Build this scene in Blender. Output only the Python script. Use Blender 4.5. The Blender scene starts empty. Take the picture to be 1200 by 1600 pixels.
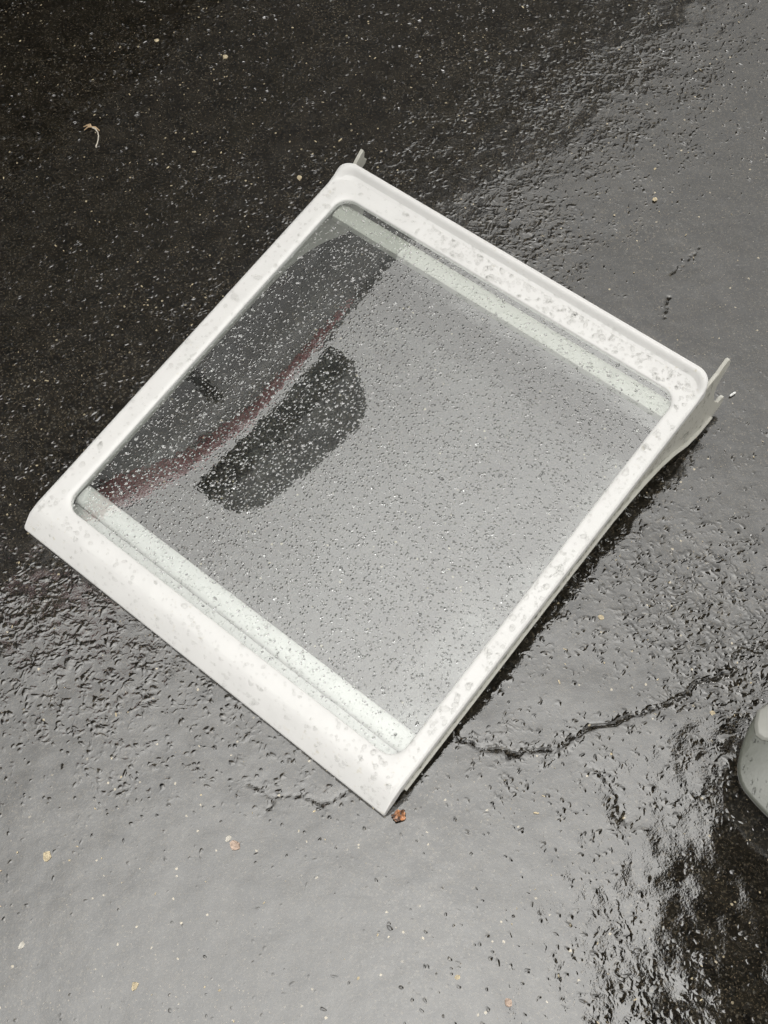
import bpy, bmesh, math, random
import numpy as np
from mathutils import Vector, Matrix, noise
random.seed(7); rng = np.random.default_rng(11)
S = bpy.context.scene
COL = S.collection

# ---------------------------------------------------------------- camera
cam_d = bpy.data.cameras.new('camera'); cam = bpy.data.objects.new('camera', cam_d); COL.objects.link(cam)
right = Vector((0.9946447, -0.0916561, -0.0477615)); down = Vector((-0.1033538, -0.8820698, -0.4596423)); fwd = Vector((0.0, 0.4621171, -0.8868189))
up = -down
M = Matrix.Identity(4)
for i in range(3):
    M[i][0] = right[i]; M[i][1] = up[i]; M[i][2] = -fwd[i]
M.translation = Vector((0, 0, 1.0545))
cam.matrix_world = M
cam_d.sensor_fit = 'VERTICAL'; cam_d.sensor_height = 24; cam_d.lens = 29.625
cam_d.clip_start = 0.01; cam_d.clip_end = 500
S.camera = cam

# ---------------------------------------------------------------- world, sun, exposure
SUN_EL, SUN_AZ = math.radians(25), math.radians(15)      # low beyond the top of the picture, veiled by cloud
W = bpy.data.worlds.new('World'); S.world = W; W.use_nodes = True
nt = W.node_tree; N = nt.nodes; Lk = nt.links; N.clear()
sky = N.new('ShaderNodeTexSky'); sky.sky_type = 'NISHITA'; sky.sun_disc = False
sky.sun_elevation = SUN_EL; sky.sun_rotation = SUN_AZ; sky.dust_density = 4; sky.air_density = 1.0; sky.ozone_density = 1
hs = N.new('ShaderNodeHueSaturation'); hs.inputs['Saturation'].default_value = 0.0; hs.inputs['Value'].default_value = 1.0
tc = N.new('ShaderNodeTexCoord'); sp = N.new('ShaderNodeSeparateXYZ')
mr = N.new('ShaderNodeMapRange'); mr.inputs['From Min'].default_value = 0; mr.inputs['From Max'].default_value = 1
mr.inputs['To Min'].default_value = 1.3; mr.inputs['To Max'].default_value = 6.6     # rain cloud: thin and bright overhead, heavy towards the horizon
pw = N.new('ShaderNodeMath'); pw.operation = 'POWER'; pw.inputs[1].default_value = 8.5; mxz = N.new('ShaderNodeMath'); mxz.operation = 'MAXIMUM'; mxz.inputs[1].default_value = 0
vm = N.new('ShaderNodeVectorMath'); vm.operation = 'MULTIPLY_ADD'; vm.inputs[1].default_value = (.3, .3, .5); vm.inputs[2].default_value = (0, 0, .7)   # the cloud deck evens out the clear-sky pattern
cl = N.new('ShaderNodeTexNoise'); cl.inputs['Scale'].default_value = 1.6; cl.inputs['Detail'].default_value = 3
clr = N.new('ShaderNodeMapRange'); clr.inputs['From Min'].default_value = .3; clr.inputs['From Max'].default_value = .7
clr.inputs['To Min'].default_value = .9; clr.inputs['To Max'].default_value = 1.1
m1 = N.new('ShaderNodeVectorMath'); m1.operation = 'SCALE'; m2 = N.new('ShaderNodeVectorMath'); m2.operation = 'SCALE'
bg = N.new('ShaderNodeBackground'); bg.inputs['Strength'].default_value = 0.15; wo = N.new('ShaderNodeOutputWorld')
Lk.new(sky.outputs[0], hs.inputs['Color']); Lk.new(tc.outputs['Generated'], sp.inputs[0]); Lk.new(sp.outputs['Z'], mxz.inputs[0]); Lk.new(mxz.outputs[0], pw.inputs[0]); Lk.new(pw.outputs[0], mr.inputs['Value']); Lk.new(tc.outputs['Generated'], vm.inputs[0]); Lk.new(vm.outputs[0], sky.inputs['Vector'])
Lk.new(hs.outputs[0], m1.inputs[0]); Lk.new(mr.outputs[0], m1.inputs['Scale'])
Lk.new(tc.outputs['Generated'], cl.inputs['Vector']); Lk.new(cl.outputs['Fac'], clr.inputs['Value'])
Lk.new(m1.outputs[0], m2.inputs[0]); Lk.new(clr.outputs[0], m2.inputs['Scale'])
wt = N.new('ShaderNodeVectorMath'); wt.operation = 'MULTIPLY'; wt.inputs[1].default_value = (1.0, .988, .955); Lk.new(m2.outputs[0], wt.inputs[0]); Lk.new(wt.outputs[0], bg.inputs['Color']); Lk.new(bg.outputs[0], wo.inputs[0])
sl = bpy.data.lights.new('sun', 'SUN'); sl.energy = 0.5; sl.angle = math.radians(14); sl.color = (1, .97, .92)
so = bpy.data.objects.new('sun', sl); COL.objects.link(so)
sd = Vector((math.sin(SUN_AZ)*math.cos(SUN_EL), math.cos(SUN_AZ)*math.cos(SUN_EL), math.sin(SUN_EL)))
so.rotation_euler = (-sd).to_track_quat('-Z', 'Y').to_euler(); so.location = sd*20
S.view_settings.view_transform = 'Standard'; S.view_settings.look = 'None'; S.view_settings.gamma = 1
S.view_settings.exposure = 1.44
S.render.engine = 'CYCLES'; S.cycles.max_bounces = 14; S.cycles.transmission_bounces = 10; S.cycles.transparent_max_bounces = 12
S.cycles.sample_clamp_indirect = 6

# ---------------------------------------------------------------- helpers
def sset(b, **k):
    for n, v in k.items():
        b.inputs[n.replace('_', ' ')].default_value = v
class NB:
    def __init__(s, name):
        s.m = bpy.data.materials.new(name); s.m.use_nodes = True; s.t = s.m.node_tree; s.n = s.t.nodes; s.l = s.t.links
        s.b = s.n['Principled BSDF']; s.out = s.n['Material Output']; s.tc = s.n.new('ShaderNodeTexCoord')
    def add(s, typ, **k):
        x = s.n.new(typ)
        for a, v in k.items(): setattr(x, a, v)
        return x
    def link(s, a, b): s.l.new(a, b)
    def noise(s, scale, detail=2, rough=.5, dist=0, vec=None):
        x = s.n.new('ShaderNodeTexNoise'); x.inputs['Scale'].default_value = scale; x.inputs['Detail'].default_value = detail
        x.inputs['Roughness'].default_value = rough; x.inputs['Distortion'].default_value = dist
        s.l.new(vec or s.tc.outputs['Object'], x.inputs['Vector']); return x
    def vor(s, scale, feature='F1', vec=None, rnd=1):
        x = s.n.new('ShaderNodeTexVoronoi'); x.feature = feature; x.inputs['Scale'].default_value = scale; x.inputs['Randomness'].default_value = rnd
        s.l.new(vec or s.tc.outputs['Object'], x.inputs['Vector']); return x
    def rng(s, v, a, b, c, d, smooth=True):
        x = s.n.new('ShaderNodeMapRange'); x.interpolation_type = 'SMOOTHSTEP' if smooth else 'LINEAR'
        for i, q in zip(('From Min', 'From Max', 'To Min', 'To Max'), (a, b, c, d)): x.inputs[i].default_value = q
        s.l.new(v, x.inputs['Value']); return x.outputs[0]
    def math(s, op, a, b=None, c=None):
        x = s.n.new('ShaderNodeMath'); x.operation = op
        for i, q in enumerate((a, b, c)):
            if q is None: continue
            if isinstance(q, (int, float)): x.inputs[i].default_value = q
            else: s.l.new(q, x.inputs[i])
        return x.outputs[0]
    def mix(s, f, a, b, mode='MIX'):
        x = s.n.new('ShaderNodeMix'); x.data_type = 'RGBA'; x.blend_type = mode
        for i, q in ((0, f), (6, a), (7, b)):
            if isinstance(q, (int, float)): x.inputs[i].default_value = q
            elif isinstance(q, tuple): x.inputs[i].default_value = (*q, 1)
            else: s.l.new(q, x.inputs[i])
        return x.outputs[2]
    def bump(s, h, dist=1.0, strength=1.0, normal=None):
        x = s.n.new('ShaderNodeBump'); x.inputs['Distance'].default_value = dist; x.inputs['Strength'].default_value = strength
        s.l.new(h, x.inputs['Height'])
        if normal: s.l.new(normal, x.inputs['Normal'])
        return x.outputs[0]

def mesh_obj(name, verts, faces, mat, parent=None, smooth=True, angle=35):
    me = bpy.data.meshes.new(name); me.from_pydata([tuple(v) for v in verts], [], faces); me.update()
    bm = bmesh.new(); bm.from_mesh(me); bmesh.ops.recalc_face_normals(bm, faces=bm.faces[:]); bm.to_mesh(me); bm.free()
    if smooth:
        me.shade_smooth()
        me.set_sharp_from_angle(angle=math.radians(angle))
    me.materials.append(mat)
    o = bpy.data.objects.new(name, me); COL.objects.link(o)
    if parent: o.parent = parent
    return o
def bm_obj(name, bm, mat, parent=None, smooth=True, angle=35):
    bmesh.ops.recalc_face_normals(bm, faces=bm.faces[:])
    me = bpy.data.meshes.new(name); bm.to_mesh(me); bm.free()
    if smooth: me.shade_smooth(); me.set_sharp_from_angle(angle=math.radians(angle))
    me.materials.append(mat)
    o = bpy.data.objects.new(name, me); COL.objects.link(o)
    if parent: o.parent = parent
    return o
def tag(o, label=None, cat=None, group=None, kind=None):
    if label: o['label'] = label
    if cat: o['category'] = cat
    if group: o['group'] = group
    if kind: o['kind'] = kind
    return o
def empty(name, loc=(0, 0, 0)):
    o = bpy.data.objects.new(name, None); o.empty_display_size = .05; COL.objects.link(o); o.location = loc; return o
def prism(poly, x0, x1, plane='yz', fx=None):
    """extrude polygon (list of 2-tuples) between x0 and x1"""
    n = len(poly); v = []
    for x in (x0, x1):
        for a, b in poly:
            xx = x + (fx(a, b) if fx else 0); v.append((xx, a, b))
    f = [tuple(range(n))[::-1], tuple(range(n, 2*n))] + [(i, (i+1) % n, n+(i+1) % n, n+i) for i in range(n)]
    return v, f
def tube(pts, radii, seg=8, flat=1.0):
    """rings perpendicular to a path; closed ends"""
    pts = [Vector(p) for p in pts]; v = []; f = []
    for i, p in enumerate(pts):
        t = (pts[min(i+1, len(pts)-1)]-pts[max(i-1, 0)]).normalized()
        a = t.cross(Vector((0, 0, 1)));
        if a.length < 1e-4: a = Vector((1, 0, 0))
        a.normalize(); b = a.cross(t).normalized(); r = radii[i] if isinstance(radii, (list, tuple)) else radii
        for k in range(seg):
            th = 2*math.pi*k/seg; q = p + a*(r*math.cos(th)) + b*(r*flat*math.sin(th)); v.append(tuple(q))
    for i in range(len(pts)-1):
        for k in range(seg):
            f.append((i*seg+k, i*seg+(k+1) % seg, (i+1)*seg+(k+1) % seg, (i+1)*seg+k))
    f.append(tuple(range(seg))[::-1]); f.append(tuple(range((len(pts)-1)*seg, len(pts)*seg)))
    return v, f

# ---------------------------------------------------------------- materials
def mat_asphalt():
    s = NB('wet_asphalt'); b = s.b; co = s.tc.outputs['Object']
    # coloured aggregate under the water film
    dn = s.noise(700, 2, .5); dn2 = s.add('ShaderNodeVectorMath', operation='SCALE'); s.link(dn.outputs['Color'], dn2.inputs[0]); dn2.inputs['Scale'].default_value = .0022
    dv = s.add('ShaderNodeVectorMath', operation='ADD'); s.link(co, dv.inputs[0]); s.link(dn2.outputs[0], dv.inputs[1]); v1 = s.vor(560, vec=dv.outputs[0]); v2 = s.vor(330, vec=dv.outputs[0])
    big = s.noise(5, 3); mid = s.noise(40, 4, .6); fine = s.noise(480, 3, .75)
    base = s.mix(s.rng(mid.outputs['Fac'], .35, .7, 0, 1), (.005, .0045, .0037), (.016, .0138, .0102))
    base = s.mix(s.rng(fine.outputs['Fac'], .5, .72, 0, .8), base, (.085, .068, .044))
    sx = s.add('ShaderNodeSeparateColor'); s.link(v1.outputs['Color'], sx.inputs[0])
    gr = s.noise(390, 4, .8); base = s.mix(s.math('MULTIPLY', s.rng(gr.outputs['Fac'], .57, .70, 0, 1), s.rng(mid.outputs['Fac'], .3, .7, .3, 1)), base, (.080, .070, .052))
    v4 = s.vor(380, vec=dv.outputs[0]); s4 = s.add('ShaderNodeSeparateColor'); s.link(v4.outputs['Color'], s4.inputs[0]); hueb = s.mix(s4.outputs[1], (.12, .10, .07), (.10, .10, .095))
    base = s.mix(s.math('MULTIPLY', s.math('POWER', s4.outputs[2], 4.0), s.rng(v4.outputs['Distance'], .2, .6, .85, .2)), base, hueb)
    fl = s.math('MULTIPLY', s.rng(sx.outputs[0], .92, .95, 0, 1), s.rng(v1.outputs['Distance'], .25, .4, 1, 0))
    fl = s.math('MULTIPLY', fl, s.rng(big.outputs['Fac'], .38, .62, .1, 1))
    base = s.mix(fl, base, s.mix(sx.outputs[1], (.22, .18, .12), (.12, .10, .08)))
    sy = s.add('ShaderNodeSeparateColor'); s.link(v2.outputs['Color'], sy.inputs[0])
    f2 = s.math('MULTIPLY', s.rng(sy.outputs[0], .990, .994, 0, 1), s.rng(v2.outputs['Distance'], .28, .42, 1, 0))
    base = s.mix(f2, base, (.42, .36, .25))
    s.link(base, b.inputs['Base Color'])
    b.inputs['Roughness'].default_value = .55; b.inputs['Specular IOR Level'].default_value = .0
    nb = s.bump(s.math('MULTIPLY', fine.outputs['Fac'], .0012)); s.link(nb, b.inputs['Normal'])
    # film of water: level surface where it stands, lumps of stone poking through elsewhere
    wv = s.noise(55, 2); off = s.add('ShaderNodeVectorMath', operation='SCALE'); s.link(wv.outputs['Color'], off.inputs[0]); off.inputs['Scale'].default_value = .012
    warp = s.add('ShaderNodeVectorMath', operation='ADD'); s.link(co, warp.inputs[0]); s.link(off.outputs[0], warp.inputs[1]); wc = warp.outputs[0]
    st = s.noise(210, 1, .45, .3, wc); st2 = s.noise(95, 1, .5, 0, wc)
    sv = s.vor(185, vec=wc); sc = s.add('ShaderNodeSeparateColor'); s.link(sv.outputs['Color'], sc.inputs[0])
    dome = s.math('MULTIPLY', s.rng(sv.outputs['Distance'], .02, .62, 1, 0), s.rng(sc.outputs[0], .35, 1, .1, 1))
    h = s.math('ADD', s.math('ADD', s.math('MULTIPLY', st.outputs['Fac'], .38), s.math('MULTIPLY', dome, .32)), s.math('MULTIPLY', st2.outputs['Fac'], .55))   # mean ~ .62
    lvl = s.noise(9, 3, .55); lv2 = s.noise(26, 2, .5)
    lev = s.math('ADD', s.math('MULTIPLY', lvl.outputs['Fac'], .38), s.math('MULTIPLY', lv2.outputs['Fac'], .14))
    at = s.add('ShaderNodeAttribute', attribute_name='film'); 
    lev = s.math('ADD', s.math('ADD', lev, .30), s.math('MULTIPLY', at.outputs['Fac'], .14))
    hh = s.math('SMOOTH_MAX', h, lev, .09)
    soft = s.noise(30, 2, .5); grit = s.noise(520, 2, .6)
    hh = s.math('ADD', s.math('MULTIPLY', s.math('ADD', hh, s.math('MULTIPLY', grit.outputs['Fac'], .034)), .0019), s.math('MULTIPLY', soft.outputs['Fac'], .0009))
    cn = s.bump(hh); s.link(cn, b.inputs['Coat Normal'])
    ck = s.add('ShaderNodeAttribute', attribute_name='crack'); dy = s.add('ShaderNodeAttribute', attribute_name='dry'); s.link(s.math('MULTIPLY', s.rng(ck.outputs['Fac'], .25, .8, 1, .04), s.math('MULTIPLY_ADD', dy.outputs['Fac'], -.7, 1.0)), b.inputs['Coat Weight']); b.inputs['Coat Roughness'].default_value = .03; b.inputs['Coat IOR'].default_value = 1.9
    return s.m
def mat_plastic(name, col, dirt=.35, rough=.32, warm=(.50, .44, .30), scale=1):
    s = NB(name); b = s.b
    n1 = s.noise(35*scale, 4, .6); n2 = s.noise(190*scale, 3, .6); n3 = s.noise(9, 2)
    c = s.mix(s.rng(n1.outputs['Fac'], .35, .75, 0, .35), col, tuple(x*.86 for x in col))
    c = s.mix(s.math('MULTIPLY', s.rng(n2.outputs['Fac'], .6, .8, 0, dirt), s.rng(n3.outputs['Fac'], .5, .65, 0, 1)), c, warm)
    s.link(c, b.inputs['Base Color']); b.inputs['Roughness'].default_value = rough
    s.link(s.bump(s.math('MULTIPLY', n2.outputs['Fac'], .00025)), b.inputs['Normal'])
    b.inputs['Subsurface Weight'].default_value = 0
    return s.m
def mat_glass_pane():
    s = NB('wet_glass_pane'); s.n.remove(s.b)
    tr = s.add('ShaderNodeBsdfTransparent'); tr.inputs[0].default_value = (.93, .945, .935, 1)
    gl = s.add('ShaderNodeBsdfGlossy'); gl.inputs['Roughness'].default_value = .012
    df = s.add('ShaderNodeBsdfDiffuse'); df.inputs[0].default_value = (.75, .78, .76, 1)
    fr = s.add('ShaderNodeFresnel'); fr.inputs['IOR'].default_value = 2.25
    mx = s.add('ShaderNodeMixShader'); m2 = s.add('ShaderNodeMixShader')
    n = s.noise(420, 2, .6); n2 = s.noise(130, 2, .5); v = s.vor(330, 'SMOOTH_F1')
    cells = s.add('ShaderNodeSeparateColor'); v0 = s.vor(330); s.link(v0.outputs['Color'], cells.inputs[0])
    dr = s.math('MULTIPLY', s.rng(v0.outputs['Distance'], .05, .42, 1, 0), s.rng(cells.outputs[0], .35, .5, 0, 1))
    h = s.math('ADD', s.math('MULTIPLY', dr, .00022), s.math('MULTIPLY', n2.outputs['Fac'], .00003))
    nb = s.bump(h); s.link(nb, gl.inputs['Normal']); s.link(nb, fr.inputs['Normal'])
    hz = s.noise(14, 3); haze = s.rng(hz.outputs['Fac'], .35, .7, .005, .018)
    geo = s.add('ShaderNodeNewGeometry'); s.link(s.math('MULTIPLY', fr.outputs[0], s.math('SUBTRACT', 1, geo.outputs['Backfacing'])), mx.inputs[0]); s.link(tr.outputs[0], mx.inputs[1]); s.link(gl.outputs[0], mx.inputs[2])
    s.link(haze, m2.inputs[0]); s.link(mx.outputs[0], m2.inputs[1]); s.link(df.outputs[0], m2.inputs[2])
    s.link(m2.outputs[0], s.out.inputs['Surface'])
    return s.m
def mat_water():
    s = NB('rain_water'); b = s.b; sset(b, Roughness=0.0, IOR=1.33, Transmission_Weight=1.0); b.inputs['Base Color'].default_value = (1, 1, 1, 1)
    return s.m
def mat_simple(name, col, rough=.5, var=.25, scale=60, coat=0, bump=.0, metal=0):
    s = NB(name); n = s.noise(scale, 3, .6)
    c = s.mix(s.rng(n.outputs['Fac'], .35, .65, 0, 1), tuple(x*(1-var) for x in col), tuple(min(1, x*(1+var)) for x in col))
    s.link(c, s.b.inputs['Base Color']); s.b.inputs['Roughness'].default_value = rough; s.b.inputs['Coat Weight'].default_value = coat
    s.b.inputs['Metallic'].default_value = metal
    if bump: s.link(s.bump(s.math('MULTIPLY', n.outputs['Fac'], bump)), s.b.inputs['Normal'])
    return s.m
def mat_film():
    s = NB('thin_rain_film'); s.n.remove(s.b)
    tr = s.add('ShaderNodeBsdfTransparent'); tr.inputs[0].default_value = (.985, .985, .983, 1)
    gl = s.add('ShaderNodeBsdfGlossy'); gl.inputs['Roughness'].default_value = .02
    fr = s.add('ShaderNodeFresnel'); fr.inputs['IOR'].default_value = 1.33; mx = s.add('ShaderNodeMixShader')
    geo = s.add('ShaderNodeNewGeometry'); s.link(s.math('MULTIPLY', fr.outputs[0], s.math('SUBTRACT', 1, geo.outputs['Backfacing'])), mx.inputs[0]); s.link(tr.outputs[0], mx.inputs[1]); s.link(gl.outputs[0], mx.inputs[2]); s.link(mx.outputs[0], s.out.inputs['Surface'])
    return s.m
FILM = mat_film()
ASPH = mat_asphalt()
WHITE = mat_plastic('white_shelf_plastic', (.69, .683, .667), .6)
GREYW = mat_plastic('yellowed_white_plastic', (.56, .555, .51), .5)
IVORY = mat_plastic('ivory_bracket_plastic', (.47, .46, .41), .6)
PANE = mat_glass_pane(); WATER = mat_water()
BIN = mat_plastic('grey_translucent_plastic', (.105, .11, .092), .2, .25, (.4, .4, .35))
RIBM = mat_plastic('pale_rib_plastic', (.26, .26, .235), .3, .25)
BIN.node_tree.nodes['Principled BSDF'].inputs['Coat Weight'].default_value = .5

# ---------------------------------------------------------------- ground
CR = [ # polyline (world metres), half width, depth
 ([(.60,.44),(.48,.40),(.40,.385),(.3213,.3765),(.3124,.3745),(.2985,.3802),(.2904,.3638),(.2781,.3534),(.2605,.3547),(.2474,.345),(.2345,.336),(.2122,.3344),(.1944,.3277),(.1772,.3238),(.1631,.3214),(.1459,.317),(.1309,.309),(.1167,.3049),(.0981,.308),(.0868,.3053),(.0714,.3126),(.0583,.3168),(.0465,.3237),(.03,.34)], .0009, .0035),
 ([(.1336,.3087),(.1399,.2969),(.1492,.2876),(.1615,.2808),(.1633,.2697),(.1683,.2583),(.1749,.2363)], .0006, .0010),
 ([(-.14,.305),(-.1313,.3007),(-.1183,.2884),(-.1244,.2754)], .0007, .0012),
 ([(-.1183,.2884),(-.0993,.2902),(-.0783,.2815),(-.0618,.2852),(-.05,.292)], .0007, .0015),
 ([(.3515,.8199),(.347,.812),(.3416,.8044)], .0008, .0015),
 ([(.318,.79),(.325,.797),(.3338,.799)], .0008, .0014),
 ([(.30,.735),(.307,.755),(.313,.761)], .0008, .0014)]
def value_noise(X, Y, scale, seed):
    r = np.random.default_rng(seed); n = 257; g = r.random((n, n))
    x = X*scale+1000; y = Y*scale+1000; xi = np.floor(x).astype(int); yi = np.floor(y).astype(int); fx = x-xi; fy = y-yi
    fx = fx*fx*(3-2*fx); fy = fy*fy*(3-2*fy)
    a = g[xi % n, yi % n]; b = g[(xi+1) % n, yi % n]; c = g[xi % n, (yi+1) % n]; d = g[(xi+1) % n, (yi+1) % n]
    return (a*(1-fx)+b*fx)*(1-fy)+(c*(1-fx)+d*fx)*fy - .5
def build_ground():
    def axis(a, b, st):
        core = list(np.arange(a, b, st)); lo = []; hi = []; x = a; d = st
        while x > -60: d *= 1.5; x -= d; lo.append(x)
        x = core[-1]; d = st
        while x < 60: d *= 1.5; x += d; hi.append(x)
        return np.array(lo[::-1]+core+hi)
    xs = axis(-.43, .56, .0016); ys = axis(.02, 1.36, .0016)
    X, Y = np.meshgrid(xs, ys, indexing='ij')
    Z = .0016*value_noise(X, Y, 7, 1)+.0009*value_noise(X, Y, 16, 2)+.0004*value_noise(X, Y, 45, 3)
    fade = np.clip(1-(np.hypot(X, Y-.6)-1.2)/.6, 0, 1); Z *= fade
    wx = .006*value_noise(X, Y, 130, 5)+.003*value_noise(X, Y, 300, 6); wy = .006*value_noise(X, Y, 130, 7)+.003*value_noise(X, Y, 300, 8)
    wid = 1+1.2*value_noise(X, Y, 60, 9)+.7*value_noise(X, Y, 200, 19)
    film = .0*X; crack = .0*X; brk = value_noise(X, Y, 55, 21)
    for pts, hw, dep in CR:
        D = np.full(X.shape, 9.)
        P = np.array(pts); m = (X > P[:, 0].min()-.02) & (X < P[:, 0].max()+.02) & (Y > P[:, 1].min()-.02) & (Y < P[:, 1].max()+.02)
        x = (X+wx)[m]; y = (Y+wy)[m]; d = np.full(x.shape, 9.)
        for (ax, ay), (bx, by) in zip(P[:-1], P[1:]):
            L2 = (bx-ax)**2+(by-ay)**2; t = np.clip(((x-ax)*(bx-ax)+(y-ay)*(by-ay))/L2, 0, 1)
            d = np.minimum(d, np.hypot(x-ax-t*(bx-ax), y-ay-t*(by-ay)))
        D[m] = d; w = hw*wid
        w = np.maximum(w, 1e-4); pres = np.clip(1.2+1.7*brk, .3, 1)*min(1, hw/.0009); Z -= dep*pres*np.exp(-(D/w)**2); crack = np.maximum(crack, pres*np.exp(-(D/(w*1.05))**4))
        film -= .9*np.exp(-(D/.012)**2)
    # how deep the water stands: pools at the lower left and right, thin along the car and round the shelf
    def blob(cx, cy, sx, sy, a): return a*np.exp(-((X-cx)/sx)**2-((Y-cy)/sy)**2)
    film += blob(-.2, .17, .22, .13, 1.5)+blob(.33, .72, .12, .16, 1.6)+blob(.05, .2, .12, .07, .8)+blob(.2, .36, .05, .04, .5)
    film += blob(.3, .4, .25, .05, -.5)+blob(-.1, .33, .1, .04, -.5)+blob(.15, .13, .06, .16, -.5)+blob(.29, .10, .08, .12, 1.0)+blob(.22, .26, .05, .05, -.3)+blob(.2, .85, .1, .15, -.7)+blob(.36, 1.05, .12, .12, -.5)+blob(-.27, .42, .13, .06, -.8)+blob(.24, .45, .13, .13, -.7)+blob(.02, .27, .06, .03, -.3)+blob(.22, 1.0, .12, .12, -.4)
    film += .8*value_noise(X, Y, 12, 12)
    # the patch sheltered by the shelf stays drier
    qx, qy = X+.2966, Y-.5793; lx = (qx*.7160653-qy*.6980333)/1.0; ly = (qx*.6935462+qy*.7114624)/.9936
    jit = .05*value_noise(X, Y, 30, 31)
    def sm(v, a, b): t_ = np.clip((v-a)/(b-a), 0, 1); return t_*t_*(3-2*t_)
    dry = sm(lx+jit, .0, .05)*sm(.4-lx+jit, .0, .05)*sm(ly+jit, -.01, .04)*sm(.44-ly+jit, .0, .05)
    nx, ny = X.shape; co = np.stack([X, Y, Z], -1).reshape(-1, 3).astype(np.float32)
    idx = np.arange(nx*ny).reshape(nx, ny); q = np.stack([idx[:-1, :-1], idx[1:, :-1], idx[1:, 1:], idx[:-1, 1:]], -1).reshape(-1, 4)
    me = bpy.data.meshes.new('ground'); me.vertices.add(len(co)); me.vertices.foreach_set('co', co.ravel())
    me.loops.add(q.size); me.loops.foreach_set('vertex_index', q.ravel().astype(np.int32))
    me.polygons.add(len(q)); me.polygons.foreach_set('loop_start', np.arange(0, q.size, 4, dtype=np.int32))
    me.update(calc_edges=True); me.shade_smooth()
    at = me.attributes.new('film', 'FLOAT', 'POINT'); at.data.foreach_set('value', film.ravel().astype(np.float32))
    at = me.attributes.new('dry', 'FLOAT', 'POINT'); at.data.foreach_set('value', dry.ravel().astype(np.float32))
    at = me.attributes.new('crack', 'FLOAT', 'POINT'); at.data.foreach_set('value', crack.ravel().astype(np.float32))
    me.materials.append(ASPH)
    o = bpy.data.objects.new('wet_asphalt_ground', me); COL.objects.link(o); tag(o, 'wet black asphalt driveway with a crack running to the right', kind='structure')
build_ground()

# ---------------------------------------------------------------- refrigerator shelf
d1 = Vector((0.7160653, -0.6980333, 0)); d2 = Vector((0.6935462, 0.7114624, 0.1132032)); d3 = Vector((-0.0790196, -0.0810609, 0.9935719))
SM = Matrix.Identity(4)
for i in range(3): SM[i][0] = d1[i]; SM[i][1] = d2[i]; SM[i][2] = d3[i]
SM.translation = Vector((-0.2966, 0.5793, 0.0244))
shelf = empty('refrigerator_shelf'); shelf.matrix_world = SM
tag(shelf, 'white framed glass refrigerator shelf lying wet on the asphalt', 'refrigerator shelf')
IW, ID = .3967, .4174
def ss(a, b, x):
    t = min(1, max(0, (x-a)/(b-a))); return t*t*(3-2*t)
NS, NC = 40, 10
def loop(x0, y0, x1, y1, rf, rb):
    P = []
    cs = [(x0, y0, rf, 180), (x1, y0, rf, 270), (x1, y1, rb, 0), (x0, y1, rb, 90)]
    arcs = []
    for cx, cy, r, a0 in cs:
        ox = cx+(r if cx == x0 else -r); oy = cy+(r if cy == y0 else -r)
        arcs.append([(ox+r*math.cos(math.radians(a0+90*k/NC)), oy+r*math.sin(math.radians(a0+90*k/NC))) for k in range(NC+1)])
    for i in range(4):
        P += arcs[i]; a = arcs[i][-1]; b = arcs[(i+1) % 4][0]
        P += [(a[0]+(b[0]-a[0])*k/NS, a[1]+(b[1]-a[1])*k/NS) for k in range(1, NS)]
    return P
inner = loop(0, 0, IW, ID, .016, .016)
outer = loop(-.0235, -.0395, .4142, .4495, .002, .017)
def ztop(x, y, t):
    z = 0.0
    if y < -.017: z -= .0145*((-.017-y)/.0225)**1.35
    wb = ss(.425, .444, y)
    z += wb*(.0085*ss(.64, .86, t) - .0015*ss(.95, 1, t))
    ws = (1-wb)*(1-ss(.012, .02, -y)); z += ws*(.0008*ss(.0, .12, t)-.0016*ss(.86, 1, t)**2)
    z += .0008*(1-ws)*ss(0, .12, t)
    return z
def build_frame():
    v = []; n = len(inner); rings = []
    def ring(t, zf):
        for (ax, ay), (bx, by) in zip(inner, outer):
            x = ax+(bx-ax)*t; y = ay+(by-ay)*t; v.append((x, y, zf(x, y)))
    def skirt(x, y): 
        zf = -.0195; zs = -.0085; zr = -.013
        z = zs+(zf-zs)*ss(0, .036, -y)+(zr-zs)*ss(.42, .445, y); return z
    spec = [(0, lambda x, y: -.0062), (0, lambda x, y: -.0008), (.012, lambda x, y: -.0002)]
    for t in (.04, .12, .25, .4, .5, .6, .66, .70, .725, .75, .775, .80, .85, .90, .94, .97, .99):
        spec.append((t, (lambda T: lambda x, y: ztop(x, y, T))(t)))
    spec += [(1.0, lambda x, y: ztop(x, y, 1)-.0008), (1.0, skirt), (.955, skirt), (.94, lambda x, y: ztop(x, y, .94)-.004), (.06, lambda x, y: -.0062)]
    for t, zf in spec: ring(t, zf)
    R = len(spec); f = []
    for r in range(R):
        r2 = (r+1) % R
        for i in range(n):
            j = (i+1) % n; f.append((r*n+i, r*n+j, r2*n+j, r2*n+i))
    return mesh_obj('frame', v, f, WHITE, shelf, angle=50)
build_frame()
# glass pane, tucked under the lip of the frame
g = loop(-.004, -.004, IW+.004, ID+.004, .018, .018); n = len(g)
v = [(x, y, -.0014) for x, y in g]+[(x, y, -.0054) for x, y in g]
mesh_obj('glass_pane', v, [tuple(range(n)), tuple(range(n, 2*n))[::-1]]+[(i, (i+1) % n, n+(i+1) % n, n+i) for i in range(n)], PANE, shelf, smooth=False)
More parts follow.
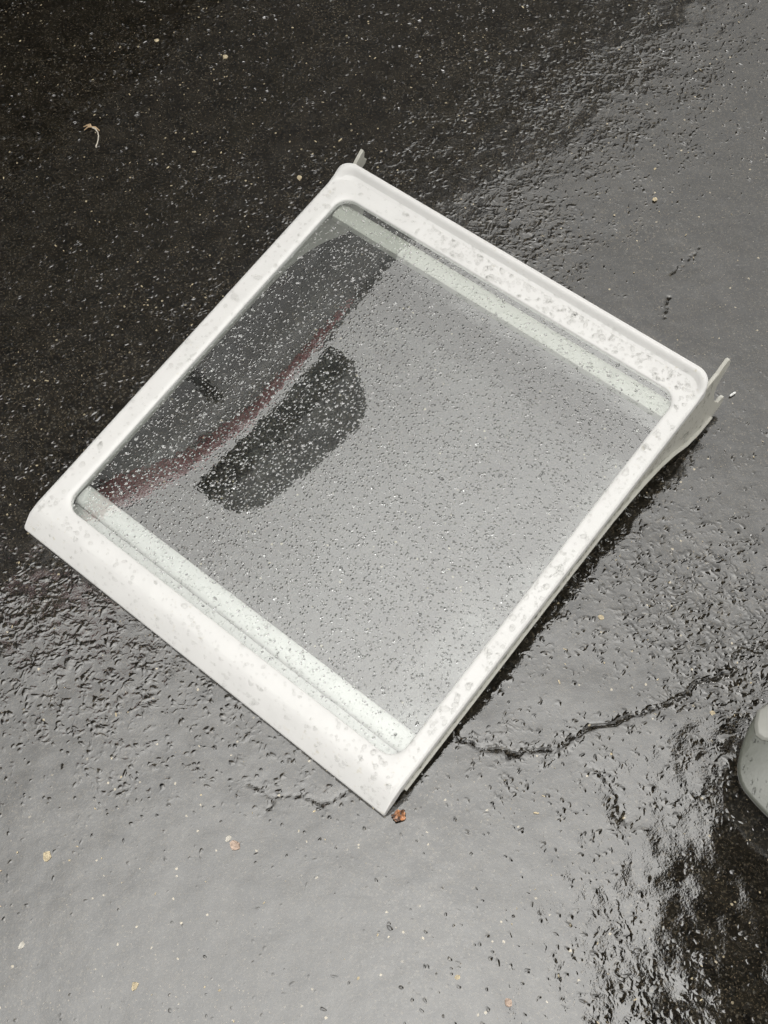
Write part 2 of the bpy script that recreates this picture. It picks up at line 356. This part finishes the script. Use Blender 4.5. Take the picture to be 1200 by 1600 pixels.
# crossbars under the glass
def crossbar(y0, y1, z0, z1, nm, mat, r=.4, x0=.0, x1=IW):
    prof = []; k = 10
    for i in range(k+1):
        a = math.pi*i/k; prof.append(((y0+y1)/2+(y1-y0)/2*math.cos(a), z1-(z1-z0)*r*(1-math.sin(a)**.6)))
    prof += [(y0, z0), (y1, z0)]
    v, f = prism(prof, x0, x1); return mesh_obj(nm, v, f, mat, shelf, angle=40)
crossbar(.0095, .0305, -.020, -.0085, 'front_crossbar', WHITE, .55)
crossbar(.3955, .4140, -.019, -.0085, 'rear_crossbar', GREYW, .25)
v, f = prism([(-.004, -.0185), (.0092, -.0185), (.0092, -.0165), (-.004, -.0165)], -.002, IW+.002); mesh_obj('front_gutter', v, f, WHITE, shelf)
# side brackets with their rear hooks
PROF = [(-.015, -.0048), (.30, -.0048), (.4495, -.0048), (.458, -.0035), (.466, .0004), (.4715, .0030), (.4745, .0018), (.4752, -.003), (.4738, -.0075), (.468, -.0125), (.461, -.0175),
        (.4565, -.0235), (.454, -.031), (.4532, -.040), (.4548, -.048), (.4580, -.0525), (.4590, -.056), (.4655, -.0545), (.4690, -.0570), (.4675, -.0625), (.462, -.0675), (.450, -.0715), (.436, -.0712), (.422, -.068),
        (.410, -.0635), (.400, -.056), (.391, -.0475), (.380, -.040), (.366, -.0335), (.348, -.0275), (.325, -.0225), (.300, -.0195), (.27, -.0185), (.2, -.0180), (.1, -.0175), (.0, -.0175), (-.012, -.0172), (-.0165, -.0145), (-.017, -.009)]
def bracket(side):
    xa = .4085 if side > 0 else -.0175
    def fx(y, z): return side*(-z)*.11+side*.0022*max(0, (y-.452)/.02)
    # dense polygon for a clean bend
    v, f = prism(PROF if side > 0 else [(-.015, -.0048), (.30, -.0048), (.4495, -.0040), (.460, .0015), (.4690, .0045), (.4705, -.001), (.4692, -.008), (.4705, -.013), (.4735, -.0165), (.470, -.0205), (.462, -.0205), (.4565, -.0245)]+PROF[12:], xa, xa+.0038, fx=fx)
    b = mesh_obj('side_bracket', v, f, IVORY, shelf, smooth=False)
    bev = b.modifiers.new('edge', 'BEVEL'); bev.width = .0006; bev.segments = 2; bev.limit_method = 'ANGLE'; bev.angle_limit = math.radians(50)
    # ledge that runs along the outer face near the foot
    path = [(-.012, -.0150), (.1, -.0152), (.2, -.0155), (.29, -.017), (.335, -.0225), (.362, -.030), (.385, -.041), (.404, -.054), (.425, -.0615), (.447, -.0635)]
    bm = bmesh.new(); prev = None
    out = .0032
    for (y, z) in path:
        x = xa+fx(y, z)+(.0038 if side > 0 else 0)
        w = out*(1 if y > .3 else .8); q = [bm.verts.new((x-side*.0006, y, z+.0009)), bm.verts.new((x+side*w, y, z+.0006)), bm.verts.new((x+side*w, y, z-.0012)), bm.verts.new((x-side*.0006, y, z-.0014))]
        if prev:
            for k in range(4): bm.faces.new((prev[k], prev[(k+1) % 4], q[(k+1) % 4], q[k]))
        else: bm.faces.new(q)
        prev = q
    bm.faces.new(prev[::-1]); bm_obj('bracket_ledge', bm, IVORY, b, angle=40)
bracket(1); bracket(-1)
# inner rail wall that closes the left side under the glass
v, f = prism([(.0, -.0065), (.442, -.0065), (.442, -.058), (.436, -.065), (.424, -.0665), (.41, -.062), (.399, -.0545), (.388, -.046), (.372, -.036), (.354, -.0275), (.325, -.0205), (.28, -.0165), (.0, -.0165)], -.0065, -.0035)
mesh_obj('inner_rail', v, f, GREYW, shelf, smooth=False)
v2 = [(x+IW+.0100, y, z) for x, y, z in v]; mesh_obj('inner_rail', v2, f, GREYW, shelf, smooth=False)
# ---------------------------------------------------------------- rain drops
def drops(name, pts, label, z=0, seg=9, flat=.13, mat=None):
    V = []; F = []
    for (x, y, zz, r, ex, rot) in pts:
        b = len(V); c, s_ = math.cos(rot), math.sin(rot)
        ph = rng.random(2)*6.28
        for a, hgt in ((1.0, 0), (.93, .42), (.66, .80)):
            for k in range(seg):
                th = 2*math.pi*k/seg; wob = 1+.12*math.sin(2*th+ph[0])+.07*math.sin(3*th+ph[1])
                px = r*a*math.cos(th)*wob*ex; py = r*a*math.sin(th)*wob
                V.append((x+px*c-py*s_, y+px*s_+py*c, zz+hgt*r*flat))
        V.append((x, y, zz+r*flat))
        for rr in (0, 1):
            for k in range(seg): F.append((b+rr*seg+k, b+rr*seg+(k+1) % seg, b+(rr+1)*seg+(k+1) % seg, b+(rr+1)*seg+k))
        for k in range(seg): F.append((b+2*seg+k, b+2*seg+(k+1) % seg, b+3*seg))
        F.append(tuple(b+k for k in range(seg))[::-1])
    me = bpy.data.meshes.new(name); me.from_pydata(V, [], F); me.update(); me.shade_smooth(); me.materials.append(mat or WATER)
    o = bpy.data.objects.new(name, me); COL.objects.link(o); o.matrix_world = SM; tag(o, label, 'water drops', kind='stuff'); return o
pts = []
for i in range(9000):
    x, y = rng.random()*(IW-.006)+.003, rng.random()*(ID-.006)+.003
    r = float(np.clip(rng.lognormal(math.log(.00062), .44), .0003, .0017))
    pts.append((x, y, -.00135, r, 1+.8*rng.random()**2, rng.random()*3.14))
drops('water_droplets', pts[:5200], 'small clear rain drops standing on the glass of the shelf')
drops('water_droplets', pts[5200:], 'flattened rain drops spread thin over the glass of the shelf', flat=.2, mat=FILM)
pts = []
tries = 0
while len(pts) < 1300 and tries < 40000:
    tries += 1
    x = rng.uniform(-.02, .411); y = rng.uniform(-.037, .4415)
    if -.0025 < x < IW+.0025 and -.0025 < y < ID+.0025: continue
    # find t by nearest side margins
    t = max((-x)/.0235 if x < 0 else 0, (x-IW)/.0175 if x > IW else 0, (-y)/.0395 if y < 0 else 0, (y-ID)/.0321 if y > ID else 0)
    if t > .95: continue
    dens = 1.0 if y > ID and x > .1 else (.5 if x > IW else (.3 if y < 0 else .22))
    if rng.random() > dens: continue
    r = float(np.clip(rng.lognormal(math.log(.0011), .45), .0005, .0032))
    pts.append((x, y, ztop(x, y, t)+.00004, r, 1+.6*rng.random(), rng.random()*3.14))
drops('water_droplets', pts, 'rain drops beaded on the white plastic rim of the shelf', flat=.16, mat=FILM)
# beads on the outer face of the right bracket
V = []; pts = []
def side_depth(y):
    low = [(p[0], p[1]) for p in PROF[21:36]]; low = sorted(low); ys = [a for a, b in low]; zs = [b for a, b in low]; return float(np.interp(y, ys, zs))
bm = bmesh.new()
for i in range(900):
    y = rng.uniform(-.01, .45); d = side_depth(y); z = rng.uniform(d+.001, -.006); r = float(np.clip(rng.lognormal(math.log(.0009), .4), .0004, .002))
    mt = Matrix.Translation((.4085+.0038-z*.11, y, z)) @ Matrix.Diagonal((.5, 1, 1.25, 1))
    bmesh.ops.create_icosphere(bm, subdivisions=1, radius=r, matrix=mt)
o = bm_obj('water_droplets', bm, WATER); o.matrix_world = SM; tag(o, 'rain drops beaded on the outer side wall of the shelf', 'water drops', kind='stuff')

# ---------------------------------------------------------------- grey plastic drawer at the right edge
def build_bin():
    root = empty('plastic_drawer', (.38, .27, 0)); tag(root, 'grey translucent plastic drawer with rounded corner at the right edge', 'drawer')
    A = [(.2790, .2960), (.2690, .2800), (.2615, .2620), (.2620, .2480), (.2690, .2350), (.2790, .2200), (.31, .18), (.40, .11), (.52, .14), (.55, .26), (.50, .318), (.40, .325), (.32, .322), (.292, .312)]
    # round the outline
    def cham(P, it=2):
        for _ in range(it):
            Q = []
            for i in range(len(P)):
                a = P[i]; b = P[(i+1) % len(P)]; Q += [(a[0]*.75+b[0]*.25, a[1]*.75+b[1]*.25), (a[0]*.25+b[0]*.75, a[1]*.25+b[1]*.75)]
            P = Q
        return P
    A = cham(A, 1); cx, cy = .40, .27; n = len(A); v = []; 
    rings = [(.84, 0.002), (.90, .010), (.985, .034), (.998, .038), (1.0, .0405), (.995, .043), (.985, .044), (.55, .046), (.3, .046)]
    for k, z in rings:
        for x, y in A: v.append((cx+(x-cx)*k-.38, cy+(y-cy)*k-.27, z))
    f = [(r*n+i, r*n+(i+1) % n, (r+1)*n+(i+1) % n, (r+1)*n+i) for r in range(len(rings)-1) for i in range(n)]
    f.append(tuple(range((len(rings)-1)*n, len(rings)*n))); f.append(tuple(range(n))[::-1])
    mesh_obj('drawer_shell', v, f, BIN, root, angle=60)
    # raised handle pocket, paler inside, near the corner
    P = [(-.097, .020), (-.090, .012), (-.05, .004), (-.03, .03), (-.05, .042), (-.088, .042)]; P = cham(P, 1); n = len(P); mx = sum(p[0] for p in P)/n; my = sum(p[1] for p in P)/n
    v = []
    for k, z in ((1.10, .0450), (1.04, .0478), (1.0, .0482), (.6, .0486)):
        for x, y in P: v.append((mx+(x-mx)*k, my+(y-my)*k, z))
    f = [(r*n+i, r*n+(i+1) % n, (r+1)*n+(i+1) % n, (r+1)*n+i) for r in range(3) for i in range(n)]+[tuple(range(3*n, 4*n))]
    mesh_obj('raised_rib', v, f, RIBM, root, angle=60)
build_bin()
pts = []
bm = bmesh.new()
for i in range(420):
    x = rng.uniform(.262, .34); y = rng.uniform(.17, .30)
    if x < .262+.55*abs(y-.255): continue
    r = float(np.clip(rng.lognormal(math.log(.0009), .4), .0004, .002))
    bmesh.ops.create_icosphere(bm, subdivisions=2, radius=r, matrix=Matrix.Translation((x, y, .0442)) @ Matrix.Rotation(1.15, 4, 'Z') @ Matrix.Diagonal((1.9 if rng.random() < .5 else 1.1, .8, .45, 1)))
tag(bm_obj('water_droplets', bm, WATER, angle=180), 'rain drops on the grey plastic drawer', 'water drops', kind='stuff')

# ---------------------------------------------------------------- little things on the asphalt
STRAW = mat_simple('dry_straw', (.42, .30, .18), .5, .2, 200); PALE = mat_simple('pale_stem', (.55, .50, .42), .5, .15, 200)
root = empty('dried_seed_sprig', (-.28, 1.065, 0)); tag(root, 'small dried seed sprig with curled stem on the dark asphalt at upper left', 'sprig')
def rel(p, z): return (p[0]+.28, p[1]-1.065, z)
st = [(-.2830, 1.0748), (-.2795, 1.0712), (-.2768, 1.0660), (-.2760, 1.0610), (-.2766, 1.0555), (-.2778, 1.0500), (-.2788, 1.0462), (-.2780, 1.0440)]
v, f = tube([rel(p, .0022+.001*math.sin(i)) for i, p in enumerate(st)], [.0011, .0008, .0007, .0006, .0006, .0006, .0009, .0010], 7); mesh_obj('stem', v, f, PALE, root)
for tip, r in (((-.2925, 1.0722), .0007), ((-.2935, 1.0775), .0005), ((-.2905, 1.0795), .0006), ((-.2868, 1.0808), .0005), ((-.2750, 1.0690), .0009), ((-.2895, 1.0760), .0005)):
    b = (-.2848, 1.0760); mid = ((b[0]+tip[0])/2+.0005, (b[1]+tip[1])/2+.0007)
    v, f = tube([rel(b, .0022), rel(mid, .0034), rel(tip, .0018)], [.0008, r*1.2, r*.7], 6); mesh_obj('bract', v, f, STRAW, root)
# crumpled leaf scrap
LEAF = mat_simple('orange_brown_leaf', (.30, .13, .055), .35, .95, 170, coat=.6)
bm = bmesh.new(); gx = 12
grid = {}
for i in range(gx+1):
    for j in range(gx+1):
        a, b = (i/gx*2-1), (j/gx*2-1); r = math.hypot(a, b)
        # map square to disc
        m = max(abs(a), abs(b)); k = m/r if r > 1e-6 else 1; a2, b2 = a*k, b*k
        n_ = noise.noise(Vector((a2*1.8, b2*1.8, 3.1)))
        grid[i, j] = bm.verts.new((a2*.0060*(1+.5*n_), b2*.0042*(1+.45*n_), .0032+.0026*noise.noise(Vector((a2*1.4, b2*1.9, 9)))+.0012*(a2*a2+b2*b2)))
for i in range(gx):
    for j in range(gx): bm.faces.new((grid[i, j], grid[i+1, j], grid[i+1, j+1], grid[i, j+1]))
lf = bm_obj('leaf_scrap', bm, LEAF, angle=180); lf.location = (-.0140, .2626, 0); lf.rotation_euler = (0, 0, .35)
sm = lf.modifiers.new('thickness', 'SOLIDIFY'); sm.thickness = .0004
tag(lf, 'crumpled orange brown leaf scrap beside the lowest corner of the shelf', 'leaf')
PEL = mat_simple('white_pellet', (.8, .8, .78), .4, .05)
v, f = tube([(-.0032, -.0018, .0016), (-.0018, -.0010, .0017), (.0018, .0010, .0017), (.0032, .0018, .0016)], [.0007, .0012, .0012, .0007], 10)
p = mesh_obj('white_pellet', v, f, PEL); p.location = (.3489, .6377, 0); tag(p, 'tiny white pellet on the asphalt just right of the shelf rear hook', 'pellet')
CHIP = [mat_simple('tan_stone', (.50, .42, .28), .6, .25, 300, bump=.0006), mat_simple('pale_stone', (.55, .52, .46), .6, .2, 300, bump=.0006), mat_simple('pink_stone', (.45, .34, .27), .6, .25, 300, bump=.0006)]
def chip(name, x, y, r, mat, ex=1.3, seed=0, z=None):
    bm = bmesh.new(); bmesh.ops.create_icosphere(bm, subdivisions=2, radius=r)
    for q in bm.verts:
        k = 1+.45*noise.noise(q.co/r*1.1+Vector((seed*3.7, seed, 0))); q.co = Vector((q.co.x*k*ex, q.co.y*k, q.co.z*k*.5))
    o = bm_obj(name, bm, mat, angle=25); o.location = (x, y, r*.18 if z is None else z); o.rotation_euler = (0, 0, seed*1.3); return o
chips = [((-.3094, .2599), .0034, 0, 'tan stone chip on the bright wet asphalt at lower left'),
 ((-.1521, .2527), .0040, 2, 'pinkish stone chip below the front edge of the shelf'),
 ((-.1573, .2590), .0020, 1, 'small pale chip touching the pinkish stone below the shelf front edge'),
 ((-.1290, 1.1665), .0028, 0, 'cream stone chip near the top of the dark asphalt'),
 ((-.2093, 1.2048), .0024, 0, 'small cream chip highest on the dark asphalt at upper left'),
 ((-.0541, .9704), .0026, 0, 'tan chip on dark asphalt just left of the shelf top corner'),
 ((.183, .4212), .0024, 0, 'tan chip on the asphalt right of the shelf near side wall'),
 ((-.3278, .1902), .0022, 1, 'small pale chip near the left edge in the lower left puddle'),
 ((.057, .1091), .0030, 2, 'pinkish chip in the wet asphalt at the bottom centre right'),
 ((.0198, .1316), .0020, 0, 'little tan chip left of the pinkish chip at bottom centre'),
 ((.3214, .8888), .0026, 0, 'tan chip in the bright wet asphalt at upper right'),
 ((.2622, .3232), .0022, 0, 'tan chip between the long crack and the grey drawer'),
 ((-.2360, .1500), .0026, 0, 'cream chip in the puddle at the bottom left'),
 ((.052, .083), .0048, 0, 'largest tan stone at the bottom edge of the asphalt')]
for i, (p, r, m, lab) in enumerate(chips):
    tag(chip('stone_chip', p[0], p[1], r, CHIP[m], 1.1+.5*random.random(), i+1), lab, 'stone', 'pale stone chips lying on the asphalt')
# fine grit nobody could count
bm = bmesh.new(); placed = 0
while placed < 450:
    x, y = rng.uniform(-.42, .5), rng.uniform(.04, 1.33)
    q = Vector((x, y, 0))-SM.translation; lx, ly = q.dot(d1), q.dot(d2)
    if -.03 < lx < .43 and -.05 < ly < .47: continue
    r = float(np.clip(rng.lognormal(math.log(.0005), .45), .0003, .0014))
    bmesh.ops.create_icosphere(bm, subdivisions=1, radius=r, matrix=Matrix.Translation((x, y, r*.1+.0003)) @ Matrix.Rotation(rng.random()*6, 4, 'Z') @ Matrix.Diagonal((1.2+2.2*rng.random()**3, .6+.5*rng.random(), .45, 1)))
    placed += 1
tag(bm_obj('fine_grit', bm, CHIP[0], smooth=False), 'fine pale grit sprinkled over the wet asphalt', 'grit', kind='stuff')

# ---------------------------------------------------------------- the parked car whose side mirrors in the wet glass and asphalt
RED = mat_simple('dark_red_paint', (.95, .22, .25), .4, .1, 5, coat=1); BLK = mat_simple('black_trim', (.012, .012, .013), .35, .1, 20); WIN = mat_simple('tinted_window', (.008, .01, .012), .04, .1, 5)
WIN.node_tree.nodes['Principled BSDF'].inputs['Specular IOR Level'].default_value = .15
TYR = mat_simple('tyre_rubber', (.015, .015, .015), .8, .2, 40); RIM = mat_simple('alloy_rim', (.35, .35, .36), .3, .1, 10, metal=1)
car = empty('parked_car'); car.matrix_world = Matrix(((.70710678, -.70710678, 0, 0), (.70710678, .70710678, 0, 0), (0, 0, 1, 0), (0, 0, 0, 1)))
tag(car, 'dark parked car with red roof edge seen only mirrored in the wet glass and asphalt', 'car')
top = [(-1.05, .72), (-.95, .92), (-.5, 1.0), (-.02, 1.03), (.10, 1.10), (.22, 1.225), (.28, 1.345), (.38, 1.49), (.57, 1.62), (.85, 1.67), (1.3, 1.69), (1.9, 1.69), (2.3, 1.66), (2.8, 1.56), (3.05, 1.30), (3.15, 1.0)]
bot = [(3.15, .35), (2.9, .25), (-.9, .25), (-1.05, .4)]
NW = 1.215
def side_in(z): return NW + (.10*ss(.9, 1.68, z) if z > .9 else .02*(.9-z))
def car_sheet(poly, inset=0):
    a = [(s, side_in(z)+inset, z) for s, z in poly]; b = [(s, 2*(NW+.92)-side_in(z)-inset, z) for s, z in poly]; n = len(poly)
    return a+b, [tuple(range(n))[::-1], tuple(range(n, 2*n))]+[(i, (i+1) % n, n+(i+1) % n, n+i) for i in range(n)]
belt = [(3.15, 1.0), (-.02, 1.03)]
v, f = car_sheet(top[3:]+belt[:0]+[(3.15, .99), (1.5, .99)]); mesh_obj('cabin', v, f, BLK, car, smooth=False)
v, f = car_sheet([(-1.05, .72), (-.95, .90), (-.5, .97), (-.02, .985), (1.5, .985), (3.15, .985)]+bot, -.01); mesh_obj('body', v, f, BLK, car, smooth=False)
rail = [(.18, 1.20), (.20, 1.22), (.22, 1.24), (.28, 1.355), (.38, 1.50), (.57, 1.635), (.85, 1.685), (1.05, 1.70), (1.1, 1.70)]
v, f = tube([(s_, side_in(z)+.035, z-.065) for s_, z in rail], [.06, .075, .075, .075, .07, .06, .045, .03, .02], 14); mesh_obj('roof_rail', v, f, RED, car, angle=80)
wins = [[(.14, 1.06), (.30, 1.26), (.40, 1.40), (.58, 1.52), (1.02, 1.565), (1.04, 1.04)], [(1.10, 1.04), (1.08, 1.57), (1.9, 1.58), (1.94, 1.04)], [(2.0, 1.04), (1.97, 1.575), (2.3, 1.55), (2.72, 1.46), (2.95, 1.22), (2.98, 1.04)]]
for wpoly in wins:
    a = [(s, side_in(z)-.006, z) for s, z in wpoly]; b = [(s, side_in(z)+.01, z) for s, z in wpoly]; n = len(wpoly)
    mesh_obj('window', a+b, [tuple(range(n))[::-1], tuple(range(n, 2*n))]+[(i, (i+1) % n, n+(i+1) % n, n+i) for i in range(n)], WIN, car, smooth=False)
mp = [(.338, 1.09), (.343, 1.14), (.363, 1.215), (.385, 1.25), (.417, 1.28), (.50, 1.325), (.60, 1.375), (.645, 1.392), (.675, 1.385), (.699, 1.35), (.711, 1.25), (.719, 1.17), (.60, 1.155), (.45, 1.12)]
a = [(s, 1.00, z) for s, z in mp]; c_ = [(s, 1.06, z) for s, z in mp]; n = len(mp)
mesh_obj('side_mirror', c_+a, [tuple(range(n))[::-1], tuple(range(n, 2*n))]+[(i, (i+1) % n, n+(i+1) % n, n+i) for i in range(n)], BLK, car, angle=60)
v, f = tube([(.55, 1.05, 1.27), (.55, 1.15, 1.46), (.55, 1.24, 1.58)], [.016, .014, .014], 8); mesh_obj('mirror_arm', v, f, BLK, car)
for s_ in (-.45, 2.45):
    bm = bmesh.new(); bmesh.ops.create_cone(bm, cap_ends=True, segments=32, radius1=.34, radius2=.34, depth=.22, matrix=Matrix.Translation((s_, NW+.12, .34)) @ Matrix.Rotation(math.pi/2, 4, 'X'))
    w = bm_obj('wheel', bm, TYR, car)
    bm = bmesh.new(); bmesh.ops.create_cone(bm, cap_ends=True, segments=24, radius1=.22, radius2=.20, depth=.02, matrix=Matrix.Translation((s_, NW+.005, .34)) @ Matrix.Rotation(math.pi/2, 4, 'X'))
    bm_obj('rim', bm, RIM, w)

# ---------------------------------------------------------------- unseen umbrella, added to block the sky reflected at the lower right
UMB = mat_simple('added_umbrella_cloth', (.03, .032, .035), .7, .2, 30); POLE = mat_simple('added_umbrella_pole', (.25, .25, .26), .35, .1, 30, metal=.8)
um = empty('added_umbrella', (1.35, .27, 0)); tag(um, 'added dark umbrella out of view, stand-in for the dark reflection in the asphalt at lower right', 'umbrella')
n = 48; v = []; R_ = .88; K = 9
for k in range(K+1):
    for i in range(n):
        th = 2*math.pi*i/n; r = R_*k/K; sc = 1-.035*(k/K)*(1-abs(math.cos(4*th))); v.append((r*sc*math.cos(th), r*sc*math.sin(th), 2.38-.28*(k/K)**2))
f = [(k*n+i, k*n+(i+1) % n, (k+1)*n+(i+1) % n, (k+1)*n+i) for k in range(1, K) for i in range(n)]+[(0*n+i, n+(i+1) % n, n+i) for i in range(n)]
c = mesh_obj('canopy', v, f, UMB, um); sm = c.modifiers.new('thickness', 'SOLIDIFY'); sm.thickness = .003
v, f = tube([(0, 0, 0.02), (0, 0, 1.2), (0, 0, 2.42)], .016, 10); mesh_obj('pole', v, f, POLE, um)
v, f = tube([(0, 0, 0), (0, 0, .05), (0, 0, .07)], [.2, .2, .05], 24); mesh_obj('base', v, f, BLK, um)
for i in range(8):
    th = math.pi*i/4+math.pi/8
    v, f = tube([(.02*math.cos(th), .02*math.sin(th), 2.36), (.45*math.cos(th), .45*math.sin(th), 2.29), (.85*math.cos(th), .85*math.sin(th), 2.10)], .004, 6); mesh_obj('rib', v, f, POLE, um)
